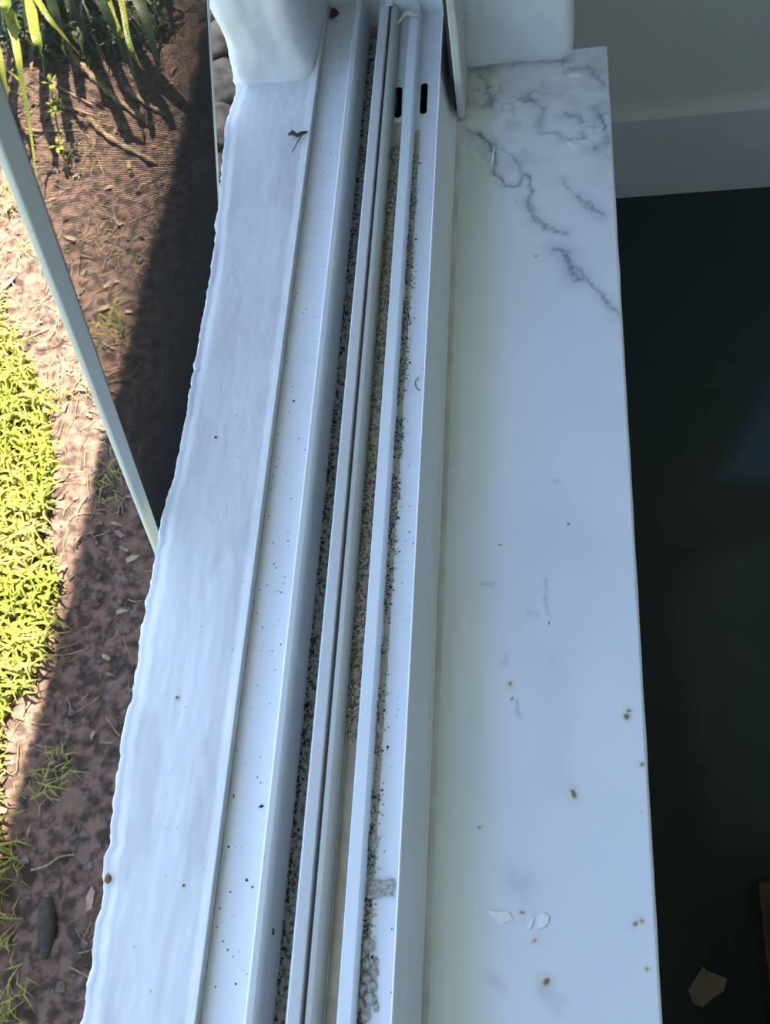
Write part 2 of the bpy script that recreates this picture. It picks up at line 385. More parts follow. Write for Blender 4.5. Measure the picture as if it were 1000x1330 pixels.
MB().prism([(xrb1 + 0.0001, ZB), (xrb1 + 0.0001, zr - 0.0035), (xrb1 + 0.0007, zr - 0.003), (xa0 - 0.0001, 0.003), (xa0 - 0.0001, ZB)], Y0, YJ + 0.02).done('gap_shade_strip', 'rubber_and_shade', win)  # black strip stands in for the shade in the gap between tracks
p = [(xa1 + 0.0006, ZB), (xa1 + 0.0006, zc), (xri0 - 0.0002, zc), (xri0, 0.000), (xri0 + 0.001, 0.0015), (xri1 - 0.001, 0.0015), (xri1, 0.0), (xri1 + 0.0002, zc),
     (xi0 - 0.0002, zc), (xi0, zi - 0.0006), (xi0 + 0.0008, zi), (xi1, zi - 0.0006), (xi1 + 0.0006, zi - 0.004), (xb0 - 0.003, ZM + 0.012), (xb0, ZM + 0.004), (xb1, ZM + 0.002), (xb1, ZB)]
tr = MB().prism(p, Y0, YJ + 0.02).done('sliding_track', 'powder_coat', win)
# weep slots cut through the two channel floors
cut = MB()
def slot(px0, py0, py1, wpx):
    a = at(px0, py1, zc); b = at(px0 + (py1 - py0) * 0.047, py0, zc); r = wpx / 2
    pts = []
    for k in range(9): an = math.pi * k / 8; pts.append((b.x + r * math.cos(an), b.y - r + r * math.sin(an)))
    for k in range(9): an = math.pi + math.pi * k / 8; pts.append((a.x + r * math.cos(an), a.y + r + r * math.sin(an)))
    cut.zprism(pts, ZB + 0.006, zc + 0.004)
slot(516.5, 113, 153, 0.0064); slot(549.5, 108, 148, 0.0064)
co = cut.done('slot_cutter', 'rubber_and_shade')
md = tr.modifiers.new('slots', 'BOOLEAN'); md.object = co; md.operation = 'DIFFERENCE'; md.solver = 'EXACT'; md.material_mode = 'TRANSFER'  # cut faces turn black, the shade inside the slots put in as colour
bpy.context.view_layer.update()
nm = bpy.data.meshes.new_from_object(tr.evaluated_get(bpy.context.evaluated_depsgraph_get()))
tr.modifiers.clear(); tr.data = nm
bpy.data.objects.remove(co)
bev(tr, 0.0005)
# upright jamb at the far end
j = MB(); j.box((xa0, YJ, ZB), (xi1, YJ + 0.045, ZTOP)); bev(j.done('jamb', 'powder_coat', win), 0.001)
j = MB(); j.box((xu0, YJ + 0.075, ZB), (xa0 - 0.0012, YJ + 0.11, ZTOP)); bev(j.done('jamb', 'powder_coat', win), 0.001)
j = MB(); j.box((xa0 - 0.004, YJ - 0.004, 0.0032), (xa0 + 0.003, YJ, ZTOP)); bev(j.done('jamb_rib', 'powder_coat', win), 0.0008)
yb = at(600, 148, ZM + 0.008).y; xk0, xk1 = at(594, 146, ZM + 0.008).x, at(604, 146, ZM + 0.008).x
j = MB(); j.box((xk0, yb, ZM + 0.003), (xk1, YJ + 0.06, ZTOP)); bev(j.done('inner_flange', 'aged_cream', win), 0.0015)
MB().box((xi1 + 0.001, YJ - 0.005, zi - 0.002), (xk0, YJ + 0.04, ZTOP)).done('jamb_return', 'powder_coat', win)
MB().zprism([(xk0 - 0.0030, yb + 0.004), (xk0 - 0.0001, yb + 0.002), (xk0 - 0.0001, YJ), (xk0 - 0.0075, YJ)], ZM + 0.010, ZTOP).done('gasket', 'rubber_and_shade', win)
# head of the frame and a slim transom the screen hangs from
MB().box((xu0, Y0, ZTOP - 0.045), (xi1, YJ, ZTOP)).done('head', 'powder_coat', win)
ZT = 0.385
tm = MB().box((xu0 - 0.004, Y0, ZT), (xu0 + 0.014, YJ + 0.08, ZT + 0.022)); bev(tm.done('transom', 'powder_coat', win), 0.001)
# silicone: along the marble and blobs at the track end
def strip(name, x0, x1, z0, h, y0, y1, m, parent=None, amp=0.4, freq=120, nx=6, step=0.004, wob=0.0, seed=0.0, **k):
    ny = max(2, int((y1 - y0) / step)); rows = []
    for jj in range(ny + 1):
        y = lerp(y0, y1, jj / ny); row = []
        a = x0 + wob * N(y * 60, seed, 1); b = x1 + wob * FB(y * 70, seed, 4)
        for i in range(nx + 1):
            u = i / nx; x = lerp(a, b, u)
            row.append((x, y, z0 + h * math.sin(math.pi * min(1, max(0, 0.02 + u * 0.96))) * (1 + amp * FB(x * freq * 3, y * freq, seed)) - 0.0002))
        rows.append(row)
    mm = MB(); mm.grid(rows)
    return mm.done(name, m, parent, smooth=True, **k)
strip('sealant_bead', xb1 - 0.003, xb1 + 0.004, ZM, 0.0022, Y0, yb, 'sealant', win, 0.3, 40, wob=0.0006)
blob = MB(); a = at(517, 30, 0.004); b_ = at(522, 24, 0.004); c_ = at(533, 17, 0.004); d_ = at(545, 20, 0.004)
blob.tube([a, b_, at(527, 17, 0.006), c_, d_], [0.0008, 0.0014, 0.0016, 0.003, 0.0008], 8); blob.done('sealant_smear', 'sealant', win, smooth=True)

# ------------------------------------------------------------------ marble sill
ms = 0.0011
ya, yb2 = Y0 + 0.002, YM
nxm = int((xm1 - xb0) / ms); nym = int((yb2 - ya) / ms)
def W2(l): return [(at(a, b, ZM).x, at(a, b, ZM).y) for a, b in l]
vein_paths = [
    (W2([(620, 170), (634, 185), (645, 205), (642, 222), (655, 240), (672, 240), (682, 225), (690, 245), (685, 270), (700, 285), (712, 292)]), 0.0012, 0.55),
    (W2([(645, 190), (662, 200), (675, 215), (686, 240)]), 0.0009, 0.35),
    (W2([(684, 262), (696, 285), (712, 298), (735, 303)]), 0.0022, 0.45),
    (W2([(720, 325), (735, 327), (742, 345), (746, 360), (758, 362)]), 0.0030, 0.60),
    (W2([(746, 345), (765, 365), (785, 388), (806, 411)]), 0.0016, 0.50),
    (W2([(750, 256), (765, 268), (782, 280)]), 0.0020, 0.50),
    (W2([(730, 232), (742, 250), (755, 262)]), 0.0012, 0.30),
    (W2([(735, 150), (748, 150), (756, 158)]), 0.0028, 0.45),
    (W2([(690, 130), (705, 140), (700, 165)]), 0.0030, 0.35),
    (W2([(770, 140), (785, 160), (790, 185), (775, 195)]), 0.0032, 0.35),
    (W2([(740, 92), (765, 88), (785, 110)]), 0.0030, 0.40),
    (W2([(625, 100), (640, 130), (630, 140)]), 0.0024, 0.40),
    (W2([(700, 170), (720, 172), (740, 180), (760, 178)]), 0.0016, 0.35),
    (W2([(610, 90), (660, 84), (700, 78), (740, 78)]), 0.0045, 0.40),
    (W2([(604, 165), (625, 176), (640, 200)]), 0.0012, 0.40),
]
def pdist(path, x, y):
    best = 9
    for (ax, ay), (bx, by) in zip(path, path[1:]):
        dx, dy = bx - ax, by - ay; t = max(0, min(1, ((x - ax) * dx + (y - ay) * dy) / (dx * dx + dy * dy)))
        best = min(best, math.hypot(x - ax - t * dx, y - ay - t * dy))
    return best
bbx = [(min(q[0] for q in pth) - .02, max(q[0] for q in pth) + .02, min(q[1] for q in pth) - .02, max(q[1] for q in pth) + .02) for pth, _, _ in vein_paths]
spots = [(746, 1030, 2.6), (710, 1277, 2.6), (832, 1195, 1.4), (825, 1205, 1.6), (842, 1258, 1.2), (820, 924, 1.2), (816, 931, 1.6), (835, 995, 1.5), (697, 1221, 1.4), (678, 1187, 1.4), (623, 1076, 1.2), (695, 331, 1.2), (665, 891, 1.5), (665, 908, 1.1), (637, 262, .9), (740, 680, .9), (648, 706, .8), (714, 810, .9), (805, 409, 1.4), (586, 369, 1.8), (672, 261, 1.0), (836, 1055, .7)]
spots = [(at(a, b, ZM), r * 0.00085) for a, b, r in spots]
smudge = [(W2([(672, 910), (673, 930)]), 0.0016, .30), (W2([(657, 850), (655, 862)]), .0018, .2), (W2([(707, 750), (712, 800)]), .0012, .22), (W2([(685, 795), (695, 800)]), .003, .16), (W2([(722, 626), (723, 628)]), .0025, .25), (W2([(665, 1140), (680, 1150)]), .008, .14), (W2([(640, 1270), (650, 1282)]), .004, .14), (W2([(710, 1290), (722, 1305)]), .006, .14), (W2([(625, 756), (640, 757)]), .0012, .2), (W2([(720, 860), (720, 1010)]), .012, .06)]
yv0 = at(700, 430, ZM).y
rows = []; tint = []
for jj in range(nym + 1):
    y = lerp(ya, yb2, jj / nym); row = []
    spr = [s_ for s_ in spots if abs(s_[0].y - y) < 0.012]
    smr = [s_ for s_ in smudge if min(q[1] for q in s_[0]) - .03 < y < max(q[1] for q in s_[0]) + .03]
    for i in range(nxm + 1):
        x = lerp(xb0 + 0.002, xm1 - 0.0022, i / nxm)
        row.append((x, y, ZM))
        wx = x + 0.0030 * FB(x * 90, y * 90, 1.1); wy = y + 0.0030 * FB(x * 90, y * 90, 7.3)
        v = 0.0
        if y > yv0 - 0.03:
            for (pth, wd, st), bx_ in zip(vein_paths, bbx):
                if bx_[0] < x < bx_[1] and bx_[2] < y < bx_[3]:
                    d = pdist(pth, wx, wy)
                    v = max(v, 1.25 * st * math.exp(-(d / wd) ** 2) * (0.65 + 0.6 * FB(x * 300, y * 300, 2.0)) + 0.42 * st * math.exp(-(d / (wd * 3.6)) ** 2))
            far = sm(at(700, 300, ZM).y, at(700, 140, ZM).y, y + 0.03 * N(x * 20, y * 20))
            n1 = FB(x * 38, y * 38, 3.0, 5)
            v += far * (0.24 * sm(-0.15, 0.6, n1) + 0.34 * (1 - sm(0, 0.10, abs(FB(x * 30, y * 26, 8.0, 4)))) * sm(-.1, .3, N(x * 25, y * 25, 5)))
        cl = FB(x * 7, y * 4, 11.0, 3)
        v += 0.07 * sm(0.0, 0.6, cl)
        r_, g_, b2 = 1 - v * 0.80, 1 - v * 0.78, 1 - v * 0.70
        # olive band along the frame: stain plus foliage reflection painted in
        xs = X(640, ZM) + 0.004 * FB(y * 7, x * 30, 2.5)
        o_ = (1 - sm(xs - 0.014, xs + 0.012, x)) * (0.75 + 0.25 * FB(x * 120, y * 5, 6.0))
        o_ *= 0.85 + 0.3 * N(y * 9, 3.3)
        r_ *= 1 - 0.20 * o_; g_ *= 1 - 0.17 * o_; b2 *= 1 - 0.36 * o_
        for pth, wd, st in smr:
            k = st * math.exp(-(pdist(pth, wx, wy) / wd) ** 2); r_ *= 1 - k; g_ *= 1 - k; b2 *= 1 - k * .85
        for c, rad in spr:
            d = math.hypot(wx - c.x, (wy - c.y))
            k = 1 - sm(rad * 0.5, rad * 1.3, d); h_ = 0.35 * math.exp(-(d / (rad * 2.0)) ** 2) if rad > .0010 else 0
            r_ *= (1 - 0.70 * k) * (1 - h_ * .25); g_ *= (1 - 0.80 * k) * (1 - h_ * .5); b2 *= (1 - 0.88 * k) * (1 - h_)
        tint.append((r_, g_, b2))
    rows.append(row)
mb = MB(); mb.grid(rows)
# worn arris, edge and underside
nb = len(mb.v)
wv = nxm + 1
er = [(0.0, 0.0), (0.0012, -0.0005), (0.0020, -0.0016), (0.0022, -0.004), (0.0022, -0.022), (-0.012, -0.023)]
rows2 = [[(xm1 - 0.0022 + dx + 0.0004 * N(lerp(ya, yb2, jj / 200) * 30, 2), lerp(ya, yb2, jj / 200), ZM + dz) for dx, dz in er] for jj in range(201)]
mb.grid(rows2); tint += [(0.92, 0.9, 0.85)] * (len(mb.v) - nb)
nb = len(mb.v)
mb.grid([[(x, yb2 + d, ZM + z) for x in (xb0 + .002, xm1)] for d, z in ((0, 0), (0.0008, -0.001), (0.001, -0.023))])
mb.grid([[(x, y, ZM) for x in (xb0 + .002, xm1)] for y in (Y0, ya)])
mb.grid([[(xm1, y, z) for y in (Y0, ya)] for z in (ZM, ZM - 0.022)])
mb.grid([[(x, y, ZM - 0.023) for x in (xb0, xm1)] for y in (Y0, yb2)])
tint += [(1, 1, 1)] * (len(mb.v) - nb)
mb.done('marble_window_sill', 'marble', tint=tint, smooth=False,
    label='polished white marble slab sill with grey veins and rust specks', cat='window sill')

# ------------------------------------------------------------------ insect screen, swung out on its top edge
D = 0.56; tilt = Vector((-0.327, 0, -0.945)).normalized()
PY0, PY1 = 0.356 * D, 1.035 * D
def scr(dep, y): return Vector((-0.2 * D - 0.346 * dep, y, CAM.z - dep))
top_d, bot_d = CAM.z - ZT + 0.012, 0.66
nrm_s = Vector((0.945, 0, -0.327)).normalized()
base = (scr(bot_d, PY0) + scr(bot_d, PY1)) / 2
screen = empty('insect_screen', base, label='black mesh insect screen in a grey frame tilted outward over the garden', cat='insect screen')
def bar(name, a, b, wide_dir, wd, th, m='powder_coat_grey'):
    t = (b - a).normalized(); u = wide_dir.normalized() * wd / 2; n = t.cross(wide_dir).normalized() * th / 2
    vs = [a - u - n, a + u - n, a + u + n, a - u + n, b - u - n, b + u - n, b + u + n, b - u + n]
    fs = [(3, 2, 1, 0), (4, 5, 6, 7), (0, 1, 5, 4), (1, 2, 6, 5), (2, 3, 7, 6), (3, 0, 4, 7)]
    o = ob(name, vs, fs, m, screen)
    bm = bmesh.new(); bm.from_mesh(o.data); bmesh.ops.recalc_face_normals(bm, faces=bm.faces); bm.to_mesh(o.data); bm.free()
    return bev(o, 0.001)
yd = Vector((0, 1, 0)); bw = 0.015
bar('side_rail', scr(top_d, PY0), scr(bot_d, PY0), yd, bw, 0.0035)
bar('side_rail', scr(top_d, PY1 - 0.004), scr(bot_d, PY1 - 0.004), yd, 0.005, 0.003)
bar('top_rail', scr(top_d, PY0 + bw / 2), scr(top_d, PY1 - bw / 2), tilt, 0.016, 0.009)
bar('bottom_rail', scr(bot_d, PY0 + bw / 2), scr(bot_d, PY1 - bw / 2), tilt, 0.010, 0.006)
bar('spline', scr(top_d + .01, PY0 + bw / 2 + 0.0004) + nrm_s * .001, scr(bot_d, PY0 + bw / 2 + 0.0004) + nrm_s * .001, yd, 0.0016, 0.001, 'rubber_and_shade')
me_ = MB(); pitch = 0.0015; rw = 0.000125
def wire(a, b):
    n0 = len(me_.v); t = (b - a).normalized(); u = t.cross(nrm_s).normalized()
    for p_ in (a, b):
        for k in range(4):
            an = math.pi / 2 * k; me_.v.append(tuple(p_ + (u * math.cos(an) + nrm_s * math.sin(an)) * rw))
    for k in range(4): me_.f.append((n0 + k, n0 + (k + 1) % 4, n0 + 4 + (k + 1) % 4, n0 + 4 + k))
y = PY0
while y < PY1: wire(scr(top_d, y), scr(bot_d, y)); y += pitch
d = top_d
while d < bot_d: wire(scr(d, PY0), scr(d, PY1)); d += pitch * 0.945
mo = me_.done('mesh', 'mesh_wire', screen, kind='stuff'); mo['label'] = 'fine black woven insect mesh'
for yy in (PY0 + 0.05, PY1 - 0.05):
    hp = scr(top_d, yy); hx = MB().box((min(hp.x, xu0) - 0.003, yy - 0.012, ZT - 0.007), (max(hp.x, xu0) + 0.003, yy + 0.012, ZT + 0.0005))
    hx.done('hinge', 'powder_coat_grey', screen)

# ------------------------------------------------------------------ dirt in the tracks (nobody could count it)
yn, yf = -0.14, YJ - 0.002
def rowy(px, py, z): return at(px, py, z).y
strip('mould_bed', xg0 - 0.0012, xg1 + 0.002, zgr, 0.0012, Y0 + 0.02, YJ + 0.06, 'mould_bed', None, 0.9, 200, 8, 0.0015, 0.0012, 1.0, kind='stuff', label='grey black mould lining the outermost screen groove', cat='mould')
m1 = MB()
for k in range(1500):
    y = random.uniform(yn, YJ + 0.05)
    if FB(y * 45, 2.2) < random.uniform(-0.6, 0.45): continue
    x = random.gauss(xg0 + 0.0008, 0.0016); x = min(x, xg1 + 0.001)
    z = zgr + 0.001 if x > xg0 - 0.0008 else zgr + 0.001 + (xg0 - x) * 3
    m1.grain((x, y, z), random.uniform(0.0004, 0.0012) * (1.5 if random.random() < .12 else 1))
m1.done('mould_grit', 'black_grit', kind='stuff', label='black mould crumbs along the outermost screen groove', cat='mould')
y_a, y_b = rowy(480, 905, zc), rowy(505, 262, zc)
strip('dust_film', xa1 + 0.0004, xri0, zc, 0.0007, Y0 + 0.02, rowy(510, 160, zc), 'tan_film', None, 0.3, 60, 6, 0.003, 0, 2.0, kind='stuff', label='smooth tan dust film in the narrow sliding channel', cat='dust')
strip('dirt_bed', xa1 + 0.0004, xri0, zc, 0.0016, y_a, y_b, 'tan_bed', None, 1.2, 150, 9, 0.0012, 0, 3.0, kind='stuff', label='crumbly tan dirt packed in the narrow sliding channel', cat='dirt')
m2, m3 = MB(), MB()
for k in range(4200):
    y = random.uniform(y_a - 0.03, rowy(510, 190, zc)); x = random.uniform(xa1 + 0.0006, xri0 - 0.0002)
    if FB(y * 28, 5.0) < random.uniform(-0.9, 0.3): continue
    (m2 if random.random() < 0.62 else m3).grain((x, y, zc + 0.0016), random.uniform(0.0004, 0.0012))
m2.done('dirt_crumbs', 'tan_grit', kind='stuff', label='tan soil crumbs lying in the narrow sliding channel', cat='dirt')
m3.done('dark_dirt_crumbs', 'dark_tan_grit', kind='stuff', label='dark brown soil crumbs among the tan channel dirt', cat='dirt')
# pale crumbs of the third channel: centre, half width, half length; pushed apart until they only touch
CR = [[at(px, py, zc).x, at(px, py, zc).y, rx * .82, ry * .8] for px, py, rx, ry in ((486, 1093, .0034, .0062), (480, 1228, .0045, .0050), (476, 1250, .0032, .0040), (485, 1262, .0030, .0042), (479, 1272, .0036, .0040), (472, 1286, .0030, .0042), (484, 1280, .0028, .0045), (478, 1297, .0045, .0042), (488, 1249, .002, .003), (469, 1301, .0026, .0036), (475, 1316, .0034, .005), (486, 1304, .0020, .0036), (473, 1240, .002, .003), (493, 945, .0030, .0052), (512, 690, .0018, .0026))]
for it in range(120):
    for i in range(len(CR)):
        for k in range(i):
            A, B_ = CR[i], CR[k]; dx, dy = A[0] - B_[0], A[1] - B_[1]
            q = math.hypot(dx / (A[2] + B_[2]), dy / (A[3] + B_[3]))
            if q < 0.96:
                f = (0.96 - q) * 0.25 / max(q, 0.05)
                A[0] += dx * f; A[1] += dy * f; B_[0] -= dx * f; B_[1] -= dy * f
    for A in CR: A[0] = min(max(A[0], xri1 + A[2] * 1.02 + .0002), xi0 - A[2] - .001)
FLK = [(at(a, b, zc).x, at(a, b, zc).y) for a, b in ((478, 1142), (512, 1142), (512, 1166), (478, 1166))]
def in_crumb(x, y, pad=0.0007):
    if any(math.hypot((x - c[0]) / (c[2] + pad), (y - c[1]) / (c[3] + pad)) < 1.08 for c in CR): return True
    return min(p_[0] for p_ in FLK) - pad < x < max(p_[0] for p_ in FLK) + pad and min(p_[1] for p_ in FLK) - pad < y < max(p_[1] for p_ in FLK) + pad
# third channel: grime against the rib
dens = [(at(540, p_, zc).y, q) for p_, q in ((1330, 1.0), (1240, 1.0), (1180, 0.5), (1100, .9), (1060, .6), (1010, .25), (965, .25), (940, .8), (920, .3), (820, .35), (705, .4), (690, 1.0), (560, 1.0), (480, .8), (370, .9), (330, .6), (250, .5), (200, .2), (170, .1))]
strip('grime_film', xri1 + 0.0002, xri1 + 0.0058, zc, 0.0006, Y0 + 0.02, rowy(535, 170, zc), 'tan_film', None, 0.3, 60, 6, 0.002, 0.0008, 4.0, kind='stuff', label='thin tan grime along the rib in the wide sliding channel', cat='dirt')
m4, m5, m6 = MB(), MB(), MB()
for k in range(7000):
    y = random.uniform(-0.14, rowy(535, 180, zc))
    if random.random() > interp(dens, y) * (0.55 + 0.9 * FB(y * 40, 9.0)): continue
    x = xri1 + abs(random.gauss(0.0016, 0.0026)); q = random.random()
    if x > xri1 + 0.011 or in_crumb(x, y): continue
    (m4 if q < .45 else m5 if q < .75 else m6).grain((x, y, zc + 0.0005), random.uniform(0.0004, 0.0011))
m4.done('grey_crumbs', 'pale_grit', kind='stuff', label='pale grey crumbs against the rib of the wide channel', cat='dirt')
m5.done('brown_crumbs', 'dark_tan_grit', kind='stuff', label='brown crumbs against the rib of the wide channel', cat='dirt')
m6.done('black_crumbs', 'black_grit', kind='stuff', label='black crumbs against the rib of the wide channel', cat='dirt')
strip('grime_line', X(338.5, ZF), X(342, ZF), ZF, 0.0004, Y0 + 0.02, YJ + 0.1, 'tan_bed', None, 0.4, 100, 3, 0.004, 0.0003, 5.0, kind='stuff', label='thin brown grime line beside the raised lip', cat='dirt')
# loose specks on the flat faces
m7 = MB()
for k in range(150):
    y = random.uniform(-0.12, YJ); u = random.random()
    m7.grain((lerp(X(343, 0), X(385, 0), u ** 1.2), y, ZF + 0.0002), random.choice([.0003, .0004, .0005, .0007]), 0.5)
for a, b, r in ((340, 1047, .0015), (320, 1143, .0012), (328, 1152, .0008), (297, 1100, .0008), (382, 521, .0009), (370, 750, .0006), (376, 535, .0007)):
    p_ = at(a, b, ZF); m7.grain((p_.x, p_.y, ZF + .0003), r)
m7.done('flange_specks', 'black_grit', kind='stuff', label='black specks scattered on the flat outer aluminium flange', cat='dirt')
m8 = MB()
for k in range(90):
    y = random.uniform(-0.12, YO); x = random.uniform(xo_mean + 0.02, xlip - 0.003)
    m8.grain((x, y, ZS + 0.0010), random.choice([.0003, .0004, .0005]), 0.5)
for a, b, r in ((281, 569, .0016), (231, 906, .0014), (239, 1150, .001), (308, 541, .0008)):
    p_ = at(a, b, ZS); m8.grain((p_.x, p_.y, ZS + .001), r, .5)
m8.done('sill_specks', 'rust', kind='stuff', label='tiny brown specks scattered on the painted outer sill', cat='dirt')
m9 = MB()
for k in range(70):
    y = random.uniform(-0.12, YJ - .05); x = random.uniform(xri1 + 0.006, xi0 - 0.002)
    if in_crumb(x, y, .001): continue
    m9.grain((x, y, zc + 0.0002), random.choice([.0003, .0004, .0006]), 0.5)
m9.done('channel_specks', 'dark_tan_grit', kind='stuff', label='fine dark specks on the clean floor of the wide channel', cat='dirt')

# ------------------------------------------------------------------ small single things
def chip(name, px, z, th, m, label, cat, curl=0.0, group=None):
    pts = [at(a, b, z) for a, b in px]; c = sum(pts, Vector()) / len(pts); n = len(pts)
    R = max((p_ - c).length for p_ in pts)
    f = lambda p_, k: (p_.x, p_.y, z + 0.0003 + k + curl * ((p_ - c).length / R) ** 2 * (0.6 + 0.4 * math.sin(p_.x * 900)))
    mid = [c + (p_ - c) * 0.55 for p_ in pts]
    vs = [f(p_, th) for p_ in pts] + [f(p_, th) for p_ in mid] + [f(c, th)] + [f(p_, 0) for p_ in pts] + [f(p_, 0) for p_ in mid] + [f(c, 0)]
    o = 2 * n + 1; fs = []
    for i in range(n):
        j_ = (i + 1) % n
        fs += [(i, j_, n + j_, n + i), (n + i, n + j_, 2 * n), (o + j_, o + i, o + n + i, o + n + j_), (o + n + j_, o + n + i, o + 2 * n), (j_, i, o + i, o + j_)]
    ob_ = ob(name, vs, fs, m, label=label, cat=cat, group=group)
    bm = bmesh.new(); bm.from_mesh(ob_.data); bmesh.ops.recalc_face_normals(bm, faces=bm.faces); bm.to_mesh(ob_.data); bm.free()
    return ob_
chip('paint_flake', [(633, 1181), (645, 1184), (660, 1184), (667, 1194), (656, 1197), (652, 1203), (646, 1202), (645, 1193), (637, 1191)], ZM, 0.0005, 'paint_chip', 'fan shaped white paint flake on the marble with a split tail', 'paint flake', 0.0008)
chip('paint_flake', [(698, 1190), (706, 1186), (713, 1190), (712, 1199), (704, 1205), (696, 1206), (698, 1199)], ZM, 0.0006, 'paint_chip', 'rounded white paint flake on the marble beside a narrow sliver', 'paint flake', 0.0008)
chip('paint_flake', [(683, 1203), (690, 1192), (694, 1191), (691, 1202), (688, 1207)], ZM, 0.0004, 'paint_chip', 'narrow white paint sliver on the marble between two wider flakes', 'paint flake', 0.0005)
chip('paint_flake', [(737, 99), (748, 96), (757, 98), (752, 101), (740, 102)], ZM, 0.0005, 'paint_chip', 'small white paint flake on the veined marble near the plaster', 'paint flake', 0.0004)
chip('paint_flake', [(736, 184), (741, 187), (747, 191), (750, 197), (743, 194), (737, 189)], ZM, 0.0005, 'paint_chip', 'slanted white paint sliver among the grey marble veins', 'paint flake', 0.0004)
chip('paint_flake', [(641, 192), (642.5, 190), (641.5, 205), (639, 215), (638.7, 204)], ZM, 0.0004, 'paint_chip', 'thin upright pale paint sliver on the marble vein by the frame', 'paint flake', 0.0003)
chip('leaf_fragment', [(429.5, 15), (433, 11), (439, 15), (441, 18), (435, 24), (428.5, 27)], ZF, 0.0006, 'brown_leaf', 'dark brown dry leaf fragment on the aluminium flange', 'leaf', 0.002)
chip('paint_flake', [(479, 1146), (488, 1142), (499, 1144), (511, 1140), (513, 1150), (509, 1160), (513, 1164), (498, 1163), (486, 1168), (478, 1166), (480, 1156)], zc, 0.0012, 'pale_grit', 'crumpled grey paint flake lying across the wide sliding channel', 'paint flake', 0.0012)
ds = empty('dry_seed_pod', at(388, 176, ZS + .001), label='dry brown winged seed lying on the painted outer sill', cat='seed')
q = MB(); q.tube([at(374, 175, ZS + .003), at(380, 172, ZS + .004), at(386, 176, ZS + .003), at(392, 173, ZS + .004), at(399, 171, ZS + .003)], [.0006, .0022, .0016, .0018, .0008], 7); q.done('pod', 'brown_leaf', ds, smooth=True)
q = MB(); q.tube([at(392, 174, ZS + .003), at(387, 184, ZS + .002), at(379, 198, ZS + .002)], [.0006, .0005, .0003], 5); q.done('stalk', 'dry_stalk', ds, smooth=True)
q = MB(); q.tube([at(a, b, zc + .0012) for a, b in ((544, 490), (540, 494), (539, 499), (541, 504), (545, 507))], .00035, 6)
q.done('curled_fibre', 'black_grit', smooth=True, label='short curled black fibre on the wide channel floor', cat='fibre')
def crumb(px, py, rx, ry, z, m, label, group, at_xy=None):
    bm = bmesh.new(); bmesh.ops.create_icosphere(bm, subdivisions=2, radius=1)
    s_ = random.random() * 50; c = Vector((*at_xy, z)) if at_xy else at(px, py, z); hgt = min(rx, ry) * 0.8
    for v in bm.verts:
        k = 1 + 0.28 * N(v.co.x * 1.6 + s_, v.co.y * 1.6, v.co.z * 1.6) + 0.1 * N(v.co.x * 5 + s_, v.co.y * 5, v.co.z * 5)
        v.co = Vector((v.co.x * k * rx, v.co.y * k * ry, max(-0.5, v.co.z * k) * hgt)) + Vector((c.x, c.y, z + hgt * 0.5))
    vs = [v.co.copy() for v in bm.verts]; fs = [tuple(v.index for v in f.verts) for f in bm.faces]; bm.free()
    return ob('crumb', vs, fs, m, label=label, cat='crumb', group=group)
for c in CR[:13]:
    crumb(0, 0, c[2], c[3], zc, 'pale_grit', 'pale dried crumb in the heap against the channel rib', 'pale crumbs in the wide sliding channel', (c[0], c[1]))
crumb(0, 0, CR[13][2], CR[13][3], zc, 'pale_grit', 'lone pale crumb cluster in the otherwise clean stretch of wide channel', None, (CR[13][0], CR[13][1]))
crumb(437, 1092, .0022, .0040, zc, 'tan_grit', 'small tan crumb on the smooth dust film of the narrow channel', None)
crumb(0, 0, CR[14][2], CR[14][3], zc, 'pale_grit', 'small pale crumb where the long brown crumb trail ends', None, (CR[14][0], CR[14][1]))
c_ = at(352, 1207, zgr + .02)
q = MB()
for a, b, r in ((350, 1206, .0022), (353, 1211, .0024), (351, 1198, .0012), (355, 1208, .0014)):
    xx = X(a, -0.008, b) ; q.grain((at(a, b, -0.008).x, at(a, b, -0.008).y, -0.0075), r, .9)
q.done('mould_flake', 'black_grit', label='black mould flake stuck on the inner wall of the screen groove', cat='mould flake')
crumb(141, 1141, .0024, .0030, ZS + .0005, 'rust', 'tan mud dab near the wavy edge of the outer sill', None).data.transform(Matrix.Identity(4))

chip('cardboard_scrap', [(893, 1285), (912, 1254), (917, 1260), (943, 1270), (939, 1287), (925, 1296), (912, 1308), (900, 1303)], ZFL, 0.002, 'cardboard', 'torn brown cardboard scrap lying on the dark floor', 'cardboard', 0.004)
chip('floor_speck', [(945, 463), (950, 461), (955, 463), (953, 468), (946, 468)], ZFL, 0.003, 'black_grit', 'small black speck on the dark floor near the painted reflections', 'debris', 0.0)
# brown wooden chest, only its edge in view
cx0 = at(986, 1180, ZFL + 0.02).x; cy1 = at(990, 1145, ZFL).y
ch = empty('wooden_chest', (cx0 + 0.3, cy1 - 0.25, ZFL), label='brown wooden chest standing on the dark floor', cat='chest')
bev(MB().box((cx0, cy1 - 0.5, ZFL + 0.0), (cx0 + 0.6, cy1, ZFL + 0.03)).done('plinth', 'brown_wood', ch), .003)
bev(MB().box((cx0 + 0.012, cy1 - 0.49, ZFL + 0.03), (cx0 + 0.59, cy1 - 0.012, ZFL + 0.30)).done('body', 'brown_wood', ch), .003)
bev(MB().box((cx0 + 0.008, cy1 - 0.5, ZFL + 0.30), (cx0 + 0.6, cy1 - 0.008, ZFL + 0.33)).done('lid', 'brown_wood', ch), .004)
MB().box((cx0 + 0.006, cy1 - 0.27, ZFL + 0.25), (cx0 + 0.012, cy1 - 0.23, ZFL + 0.29)).done('clasp', 'brass', ch)

